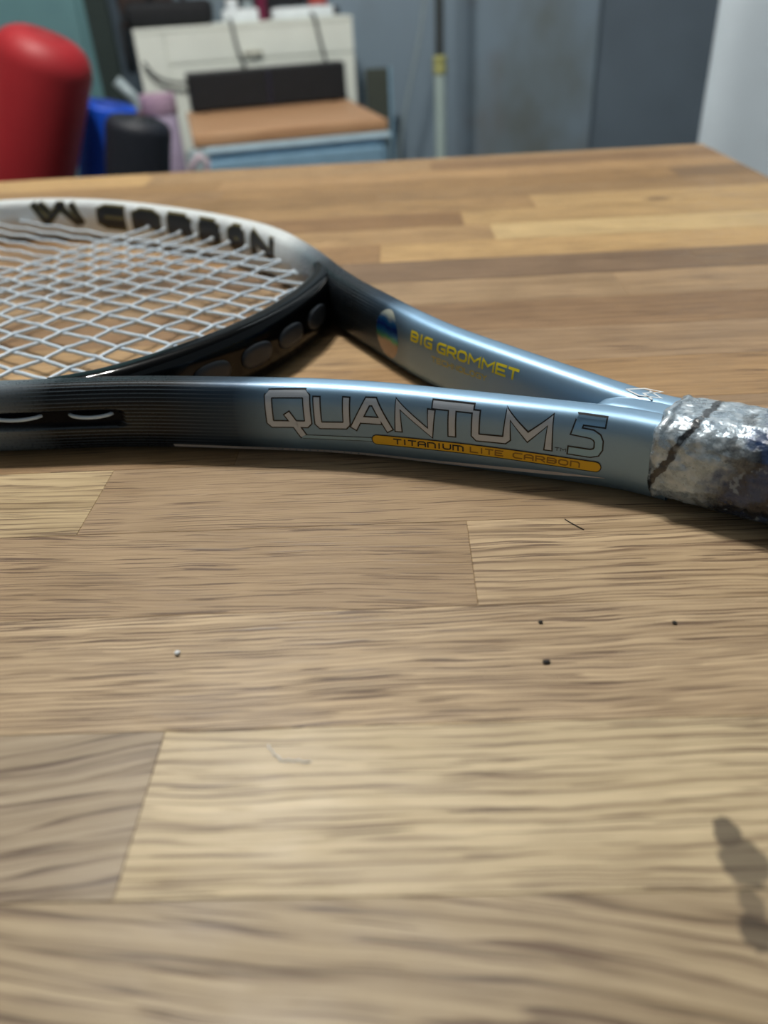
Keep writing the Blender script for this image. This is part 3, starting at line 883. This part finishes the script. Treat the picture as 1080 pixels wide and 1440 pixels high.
# ---------------- grip wrapped in torn tape
def make_tape():
    t = NT('torn_silver_tape')
    P = t.obj()
    Pm = t.vmul(P, (1000, 1000, 1000))
    s = t.n('ShaderNodeSeparateXYZ'); t.l(Pm, s.inputs[0])
    n1 = t.noise(Pm, 0.11, 5, 0.6)
    n2 = t.noise(Pm, 0.30, 4, 0.6)
    n3 = t.noise(Pm, 0.09, 3, 0.6)
    n4 = t.noise(Pm, 1.6, 3, 0.6)
    # position across the wrap: tilted like the tape's turns
    w = t.math('ADD', s.outputs[0], t.math('MULTIPLY', s.outputs[2], 0.42))
    w = t.math('ADD', w, t.math('MULTIPLY', s.outputs[1], -0.10))
    wj = t.math('ADD', w, t.math('MULTIPLY', t.math('SUBTRACT', n2, 0.5), 4.5))
    film = t.cr(n2, [(0.25, srgb(132, 150, 166)), (0.5, srgb(172, 188, 200)), (0.75, srgb(222, 230, 236))])
    grime = t.mix(t.ramp(n4, 0.4, 0.6), (*srgb(22, 27, 34), 1), (*srgb(92, 94, 92), 1))
    old = t.mix(t.ramp(n1, 0.42, 0.6), (*srgb(40, 64, 104), 1), (*srgb(15, 21, 34), 1))
    dirty = t.math('MULTIPLY', t.ramp(n1, 0.50, 0.60), t.ramp(wj, -22, -11, 0.8, 0.08))
    col = t.mix(dirty, film, grime)
    oldm = t.ramp(t.math('ADD', w, t.math('MULTIPLY', t.math('SUBTRACT', n1, 0.5), 28.0)), -28, -21, 1.0, 0.0)
    sparkle = t.math('MULTIPLY', t.ramp(n2, 0.60, 0.66), 0.65)
    col = t.mix(oldm, col, t.mix(sparkle, old, (*srgb(150, 166, 180), 1)))
    crack = t.math('ABSOLUTE', t.math('SUBTRACT', wj, -8.0))
    cm = t.ramp(crack, 0.8, 1.4, 0.97, 0.0)
    cm = t.math('MULTIPLY', cm, t.ramp(n3, 0.30, 0.42))
    col = t.mix(cm, col, (0.008, 0.009, 0.012, 1))
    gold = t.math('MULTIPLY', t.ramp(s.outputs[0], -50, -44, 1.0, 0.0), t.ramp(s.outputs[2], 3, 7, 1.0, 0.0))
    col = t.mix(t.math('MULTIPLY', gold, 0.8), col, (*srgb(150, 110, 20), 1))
    t.l(col, t.b.inputs['Base Color'])
    mt = t.math('MULTIPLY', t.math('SUBTRACT', 1.0, t.math('MAXIMUM', cm, t.math('MULTIPLY', dirty, 0.8))), t.math('SUBTRACT', 0.45, t.math('MULTIPLY', oldm, 0.38)))
    t.l(mt, t.b.inputs['Metallic'])
    t.l(t.ramp(n2, 0.3, 0.7, 0.18, 0.42), t.b.inputs['Roughness'])
    t.b.inputs['Coat Weight'].default_value = 0.7
    t.b.inputs['Coat Roughness'].default_value = 0.12
    vor = t.n('ShaderNodeTexVoronoi', feature='F1'); t.l(t.vmul(Pm, (0.22, 0.35, 0.35)), vor.inputs['Vector']); vor.inputs['Scale'].default_value = 1.0
    h = t.math('ADD', t.math('MULTIPLY', n1, 1.2), t.math('ADD', t.math('MULTIPLY', n2, 0.8), t.math('MULTIPLY', vor.outputs['Distance'], 0.9)))
    t.bump(h, 0.55, 0.0012)
    return t.m
NG = 120
gpr = se(1.0, 1.0, 3.3, NG)[:-1]
V, F = [], []
uu = np.r_[np.linspace(0, 3, 6), np.linspace(3.6, 60, 90), np.linspace(62, 150, 50)]
for i, d in enumerate(uu):
    for j in range(NG):
        y0, z0 = gpr[j]
        k = min(1, d / 45)
        w = 29.7 + 2.6 * k; h = 28.4 + 2.7 * k
        if i == 0: w -= 0.9; h -= 0.9
        edge = 2.2 * mnoise.noise(Vector((y0 * 3.0, z0 * 3.0, 3.3))) + 1.0 * mnoise.noise(Vector((y0 * 9.0, z0 * 9.0, 1.3)))
        x = -8.5 - d + edge * max(0, 1 - d / 20)
        P = Vector((x * 0.11, y0 * 3.2, z0 * 3.2))
        bmp = 0.55 * mnoise.noise(P) + 0.30 * mnoise.noise(P * 2.7) + 0.16 * mnoise.noise(P * 6.0)
        lip = 0.8 * math.exp(-((d - 2.0) / 1.2) ** 2)
        g = 1 + (bmp * min(1, d / 4) + lip) / 15.0
        zc = 0.16 + (h + 0.35) / 2
        V.append((x * MM, y0 * w * g * MM, max(0.05, zc + z0 * h * g) * MM))
for i in range(len(uu) - 1):
    for j in range(NG):
        j2 = (j + 1) % NG
        F.append((i * NG + j, (i + 1) * NG + j, (i + 1) * NG + j2, i * NG + j2))
F.append(tuple(range(NG))); F.append(tuple((len(uu) - 1) * NG + j for j in range(NG))[::-1])
mesh_obj('grip_tape', V, F, make_tape(), RK, smooth=True)['label'] = 'grip wrapped in torn silver and navy tape'
V, F = [], []
cpr = se(1.0, 1.0, 2.9, 40)[:-1]
for d, sc in ((0, 1.0), (2, 1.08), (10, 1.12), (13, 1.05), (14, 0.8)):
    for j in range(40):
        V.append(((-157.5 - d) * MM, cpr[j][0] * 32 * sc * MM, (17.6 + cpr[j][1] * 31 * sc) * MM))
for i in range(4):
    for j in range(40):
        j2 = (j + 1) % 40
        F.append((i * 40 + j, (i + 1) * 40 + j, (i + 1) * 40 + j2, i * 40 + j2))
F.append(tuple(range(40))); F.append(tuple(160 + j for j in range(40))[::-1])
mesh_obj('butt_cap', V, F, RM['butt'], RK, smooth=True)

# ------------------------------------------------------------------ specks on the table
def speck(name, label, cat, x, y, r, m, group=None, sx=1.0):
    bm = bmesh.new()
    bmesh.ops.create_icosphere(bm, subdivisions=2, radius=r)
    for v in bm.verts:
        v.co *= 1 + 0.35 * mnoise.noise(v.co * (1.3 / r) + Vector((x * 90, y * 90, 0)))
        v.co.z *= 0.55; v.co.x *= sx
    zmin = min(v.co.z for v in bm.verts)
    for v in bm.verts: v.co.z -= zmin
    o = bm_obj(name, bm, m, smooth=True)
    o.location = (x, y, TABLE_Z + 0.0001)
    return tag(o, label, cat, group)
crumb = mat('dark_crumb', srgb(24, 20, 18), 0.7)
lint = mat('white_lint', srgb(225, 228, 230), 0.7)
speck('crumb', 'tiny black crumb on the pale fine-grained board, nearest of the dark crumbs', 'crumb', 0.0313, 0.1403, 0.0007, crumb, 'dark crumbs on the table', 1.5)
speck('crumb', 'tiny black crumb just right of the vertical board joint, middle distance', 'crumb', 0.0322, 0.1549, 0.0006, crumb, 'dark crumbs on the table')
speck('crumb', 'tiny black crumb alone towards the right edge of the photo', 'crumb', 0.0663, 0.1530, 0.0006, crumb, 'dark crumbs on the table')
speck('lint_speck', 'tiny white speck on the fine-grained board at the left', 'lint', -0.0623, 0.1473, 0.0008, lint)
def thread(name, label, cat, P, r, m):
    o = tube(name, [(x, y, TABLE_Z + 0.0001 + r) for x, y in P], r, m, None, 6)
    return tag(o, label, cat)
thread('lint_thread', 'short crinkled white thread on the pale board', 'thread', [(-0.0345, 0.1170), (-0.0343, 0.1162), (-0.0333, 0.1152), (-0.0331, 0.1144), (-0.0318, 0.1136), (-0.0313, 0.1127), (-0.0302, 0.1124), (-0.0296, 0.1128), (-0.0284, 0.1123), (-0.0272, 0.1126), (-0.0262, 0.1120), (-0.0245, 0.1122)], 0.00015, lint)
thread('dark_fibre', 'short dark fibre lying near the shadow of the racket', 'fibre', [(0.0470, 0.2020), (0.0490, 0.1992), (0.0517, 0.1960)], 0.00013, crumb)

# ------------------------------------------------------------------ rolled mats at the left
def roll(name, label, base, lean, ax_len, r, m, m2, turns=4, top=0.12):
    o = empty(name, base)
    tag(o, label, 'exercise mat', 'rolled exercise mats')
    rings = [(r * 0.98, 0), (r, 0.01), (r, ax_len * 0.3), (r * 1.01, ax_len * 0.6)] + [(r * (1 - top) + r * top * math.cos(t), ax_len - r * top + r * top * math.sin(t)) for t in np.linspace(0, math.pi / 2, 8)]
    body = lathe('mat_body', rings, m, o, 48)
    # spiral end of the rolled sheet
    P = []
    for k in range(turns * 24 + 1):
        a = 2 * math.pi * k / 24
        rr = r * (1 - top - 0.02) * (0.16 + 0.84 * k / (turns * 24))
        P.append((rr * math.cos(a), rr * math.sin(a), ax_len - 0.0025))
    sp = tube('spiral_end', P, 0.004, m2, o, 6)
    for c in (body, sp):
        c.rotation_euler = (0, lean, 0)
        c.location = (0, 0, r * abs(math.sin(lean)))
    return o
ln = math.radians(25)
L = (0.858 - 0.071 * math.sin(ln)) / math.cos(ln)
roll('exercise_mat', 'large red rolled mat leaning to the right beside the teal door', (-0.553 - L * math.sin(ln), 1.45, 0), ln, L, 0.076, M['red'], mat('dark_red_foam', srgb(150, 26, 34), 0.6), top=0.6)
ln = math.radians(14)
L = (0.744 - 0.05 * math.sin(ln)) / math.cos(ln)
roll('exercise_mat', 'blue rolled mat between the red and the charcoal rolls', (-0.528 - L * math.sin(ln), 1.59, 0), ln, L, 0.052, M['blue'], mat('dark_blue_foam', srgb(8, 50, 140), 0.6))
ln = math.radians(13)
L = (0.738 - 0.045 * math.sin(ln)) / math.cos(ln)
roll('exercise_mat', 'charcoal rolled mat standing in front of the lavender bottle', (-0.420 - L * math.sin(ln), 1.40, 0), ln, L, 0.052, M['charcoal'], M['black'], top=0.35)

# ------------------------------------------------------------------ cabinet corner
A = math.radians(14)
def furn(name, x, y, z=0.0): return empty(name, (x, y, z), A)
cab = furn('cream_cabinet', -0.632, 2.2)
tag(cab, 'cream painted cabinet behind the black speaker', 'cabinet')
box('body', (0, 0.54, 0.012, 0.23, 0.02, 0.832), M['cream'], cab, 0.004)
box('top_board', (-0.001, 0.541, -0.001, 0.232, 0.832, 0.842), M['cream'], cab, 0.003)
box('side_rail', (0.0, 0.070, 0.0, 0.0125, 0.02, 0.831), M['cream'], cab, 0.002)
dr = box('drawer_front', (0.072, 0.54, 0.0, 0.0125, 0.764, 0.831), M['cream'], cab, 0.002)
tube('drawer_handle', [(0.26, 0.002, 0.775), (0.262, -0.012, 0.777), (0.30, -0.012, 0.777), (0.302, 0.002, 0.775)], 0.004, M['seam'], dr)
for k in range(3):
    d2 = box('drawer_front', (0.072, 0.54, 0.0, 0.0125, 0.564 - 0.2 * k, 0.761 - 0.2 * k), M['cream'], cab, 0.002)
box('plinth', (0.02, 0.52, 0.02, 0.22, 0.0, 0.02), M['seam'], cab)
drw = furn('storage_drawer', -0.409, 1.715)
tag(drw, 'blue-grey plastic storage drawer under the pine board', 'storage box')
box('body', (0.0, 0.40, 0.01, 0.38, 0.0, 0.632), M['blue_box'], drw, 0.008)
box('rim', (-0.004, 0.404, 0.002, 0.384, 0.630, 0.642), M['blue_box_light'], drw, 0.004)
for k in range(3):
    f = box('drawer_front', (0.015, 0.385, -0.002, 0.012, 0.435 - 0.2 * k, 0.618 - 0.2 * k), M['blue_box'], drw, 0.006)
    box('drawer_pull', (0.14, 0.26, -0.016, -0.0021, 0.535 - 0.2 * k, 0.553 - 0.2 * k), M['blue_box_light'], f, 0.004)
lathe('corner_cap', [(0.022, 0.0), (0.024, 0.04), (0.016, 0.052)], M['grey_metal'], drw, 20, (0.0, 0.012, 0.59))
pb = furn('pine_board', -0.416, 1.72)
tag(pb, 'pale pine board lying on the blue-grey storage drawer', 'board')
bm = bmesh.new(); box_bm(bm, 0, 0.405, 0, 0.44, 0.6445, 0.666, 0.004)
bm_obj('plank', bm, M['board'], pb)
sp = empty('soundbar_speaker', (-0.494, 2.09, 0.6663), math.radians(17))
tag(sp, 'long black speaker standing on the pine board', 'speaker')
box('cabinet', (0, 0.385, 0.004, 0.06, 0.003, 0.084), M['black'], sp, 0.004)
box('grille', (0.006, 0.187, 0.0, 0.005, 0.007, 0.080), M['cloth_black'], sp, 0.0015)
box('grille', (0.199, 0.379, 0.0, 0.005, 0.007, 0.080), M['cloth_black'], sp, 0.0015)
box('centre_strip', (0.189, 0.197, -0.001, 0.005, 0.006, 0.081), mat('dark_indigo_plastic', srgb(40, 40, 58), 0.4), sp, 0.001)
for q in (0.03, 0.355): box('foot', (q - 0.012, q + 0.012, 0.01, 0.05, 0.0, 0.004), M['black'], sp)

# things on the cabinet
def on_cab(name, x, y, label, cat, group=None):
    v = Matrix.Rotation(A, 3, 'Z') @ Vector((x, y, 0))
    return tag(empty(name, (-0.632 + v.x, 2.2 + v.y, 0.8422), A), label, cat, group)
bag = on_cab('black_bag', 0.0, 0.02, 'slumped black bag on the left end of the cream cabinet', 'bag')
bm = bmesh.new(); box_bm(bm, -0.012, 0.20, 0.0, 0.16, 0, 0.055, 0.02, 3)
for v in bm.verts:
    v.co.z = max(0.0, v.co.z + 0.010 * mnoise.noise(v.co * 14) * (v.co.z / 0.05)); v.co.x += 0.006 * mnoise.noise(v.co * 9)
bm_obj('bag_body', bm, M['cloth_black'], bag, True)
tube('bag_strap', [(-0.012, 0.02, 0.03), (-0.024, -0.008, 0.01), (-0.024, -0.014, -0.05), (-0.022, -0.006, -0.09)], 0.007, M['cloth_black'], bag)
tube('bag_handle', [(0.05, 0.07, 0.05), (0.06, 0.07, 0.085), (0.12, 0.07, 0.09), (0.135, 0.07, 0.05)], 0.007, M['cloth_black'], bag)
bx = on_cab('brown_box', 0.0, 0.12, 'dark brown box behind the slumped black bag', 'box')
bm = bmesh.new(); box_bm(bm, -0.03, 0.11, 0.07, 0.11, 0, 0.16, 0.008)
bm_obj('carton', bm, M['brown'], bx)
box('lid', (-0.034, 0.114, 0.066, 0.114, 0.16, 0.176), M['brown'], bx, 0.003)
ad = on_cab('white_adapter', 0.222, 0.03, 'white plug adapter left of the maroon bottle', 'adapter')
box('case', (0, 0.088, 0, 0.05, 0, 0.028), M['white'], ad, 0.006)
box('plug', (0.012, 0.04, 0.012, 0.04, 0.028, 0.05), M['white'], ad, 0.005)
box('plug', (0.052, 0.078, 0.012, 0.04, 0.028, 0.045), M['grey_metal'], ad, 0.005)
mb = on_cab('maroon_bottle', 0.322, 0.06, 'small maroon bottle between the white adapter and the white strip', 'bottle')
lathe('bottle_body', [(0.010, 0), (0.013, 0.002), (0.013, 0.07), (0.008, 0.085)], M['maroon'], mb, 24)
lathe('bottle_cap', [(0.0085, 0.0), (0.0085, 0.02), (0.006, 0.024)], M['black'], mb, 20, (0, 0, 0.085))
ps = on_cab('power_strip', 0.345, 0.03, 'long white power strip at the right end of the cabinet', 'power strip')
box('case', (0, 0.155, 0, 0.045, 0, 0.024), M['white'], ps, 0.006)
for k in range(3):
    box('socket', (0.018 + 0.042 * k, 0.046 + 0.042 * k, 0.008, 0.037, 0.024, 0.0265), M['grey_metal'], ps, 0.001)
box('end_plug', (0.155, 0.172, 0.012, 0.033, 0.003, 0.02), M['black'], ps, 0.003)
bb = on_cab('black_box', 0.24, 0.12, 'black box at the back of the cabinet top', 'box')
box('carton', (0, 0.20, 0, 0.09, 0, 0.10), M['black'], bb, 0.006)
box('lid', (-0.003, 0.203, -0.003, 0.093, 0.10, 0.115), M['cloth_black'], bb, 0.003)
rb = on_cab('coral_tub', 0.475, 0.115, 'small coral tub at the back right of the cabinet', 'tub')
lathe('tub_body', [(0.022, 0), (0.026, 0.06), (0.027, 0.062)], M['coral'], rb, 24)
lathe('tub_lid', [(0.028, 0.0), (0.028, 0.008), (0.02, 0.011)], M['coral'], rb, 24, (0, 0, 0.062))
def cab_cable(name, label, pts):
    Rm = Matrix.Rotation(A, 3, 'Z')
    P = [tuple(Rm @ Vector(p) + Vector((-0.632, 2.2, 0))) for p in pts]
    P = spline(np.array(P), 24)
    return tag(tube(name, P, 0.0042, M['cable'], None, 6), label, 'cable', 'cables down the cabinet front')
cab_cable('cable', 'grey cable from the white adapter down to the speaker', [(0.235, 0.02, 0.849), (0.236, -0.012, 0.846), (0.243, -0.016, 0.79), (0.258, -0.02, 0.74), (0.262, -0.025, 0.70), (0.264, -0.03, 0.672)])
cab_cable('cable', 'grey cable from the white power strip down to the speaker', [(0.44, 0.02, 0.849), (0.441, -0.012, 0.846), (0.452, -0.016, 0.79), (0.462, -0.02, 0.74), (0.464, -0.025, 0.70), (0.464, -0.03, 0.672)])
cab_cable('cable', 'thin cable sagging from the cabinet left edge to the speaker', [(0.012, -0.012, 0.775), (0.02, -0.012, 0.76), (0.05, -0.014, 0.735), (0.09, -0.016, 0.725), (0.13, -0.02, 0.722)])

# lavender bottle on a small stool
stl = empty('small_stool', (-0.468, 1.685, 0))
tag(stl, 'small grey stool under the lavender bottle', 'stool')
lathe('seat', [(0.045, 0.493), (0.048, 0.498), (0.048, 0.514), (0.045, 0.518)], M['grey_metal'], stl, 32)
for k in range(4):
    a = math.pi / 4 + k * math.pi / 2
    tube('leg', [(0.034 * math.cos(a), 0.034 * math.sin(a), 0.495), (0.046 * math.cos(a), 0.046 * math.sin(a), 0.0)], 0.008, M['grey_metal'], stl)
lb = empty('lavender_bottle', (-0.4635, 1.69, 0.5183))
tag(lb, 'lavender drinking bottle between the charcoal roll and the cabinet', 'bottle')
lathe('bottle_body', [(0.030, 0), (0.033, 0.004), (0.033, 0.192), (0.031, 0.195)], M['lavender'], lb, 36)
lathe('bottle_lid', [(0.0335, 0.0), (0.0345, 0.003), (0.0345, 0.031), (0.033, 0.034)], M['lavender_cap'], lb, 36, (0, 0, 0.195))
box('lid_latch', (-0.037, -0.025, -0.036, -0.02, 0.185, 0.202), M['maroon'], lb, 0.002)
tube('carry_loop', [(0.030, 0, 0.06), (0.048, -0.01, 0.10), (0.066, -0.012, 0.118), (0.080, -0.012, 0.105), (0.074, -0.01, 0.08), (0.05, -0.004, 0.05), (0.031, 0, 0.035)], 0.006, M['pink'], lb)
# leaning pale stick
tag(tube('pale_stick', [(-0.558, 1.765, 0.768), (-0.528, 1.766, 0.735), (-0.51, 1.768, 0.60), (-0.46, 1.77, 0.012)], 0.011, M['grey_metal'], None, 12), 'pale grey stick poking up between the charcoal roll and the lavender bottle', 'stick')

# white pole against the wall
po = empty('standing_pole', (0.106, 2.22, 0))
tag(po, 'tall pole with white lower half, dark upper half and yellow-green collar', 'pole')
lathe('lower_tube', [(0.0135, 0.01), (0.0135, 0.72)], M['pole_white'], po, 20)
lathe('collar', [(0.0145, 0.0), (0.0165, 0.003), (0.0165, 0.016), (0.0145, 0.019), (0.0165, 0.022), (0.0165, 0.036), (0.013, 0.04)], M['collar'], po, 20, (0, 0, 0.71))
lathe('upper_tube', [(0.0105, 0.745), (0.0105, 1.55), (0.008, 1.56)], M['pole_dark'], po, 20)
lathe('foot', [(0.05, 0.0), (0.05, 0.008), (0.018, 0.016)], M['pole_dark'], po, 24)
tag(tube('hanging_cord', spline(np.array([(0.08, 2.36, 1.5), (0.082, 2.36, 1.0), (0.075, 2.36, 0.86), (0.045, 2.36, 0.72), (0.005, 2.36, 0.56), (0.0, 2.38, 0.10), (0.0, 2.40, 0.006)]), 40), 0.004, M['grey_metal'], None, 6), 'thin pale cord hanging left of the pole', 'cord')
ol = empty('olive_panel', (-0.085, 2.36, 0))
tag(ol, 'dark olive board with pale blue edge leaning right of the cabinet', 'board')
box('panel', (0, 0.062, 0.0, 0.02, 0.0, 0.72), M['olive'], ol, 0.002)
box('edge_strip', (0.062, 0.070, -0.006, 0.02, 0.0, 0.722), M['blue_box'], ol, 0.002)

# curtain at the right
V, F = [], []
xs = np.linspace(0, 0.62, 90)
for z in np.linspace(0.02, 2.3, 12):
    for x in xs:
        V.append((x, 0.016 * math.sin(x * 21 + 0.2) + 0.05 * math.exp(-x / 0.03), z))
nx = len(xs)
for i in range(11):
    for k in range(nx - 1): F.append((i * nx + k, i * nx + k + 1, (i + 1) * nx + k + 1, (i + 1) * nx + k))
cu = mesh_obj('white_curtain', V, F, M['curtain'], None, True)
cu.location = (0.468, 1.32, 0)
cu.rotation_euler = (0, 0, math.radians(-8))
md = cu.modifiers.new('thickness', 'SOLIDIFY'); md.thickness = 0.004
tag(cu, 'white curtain hanging beyond the right corner of the table', 'curtain')
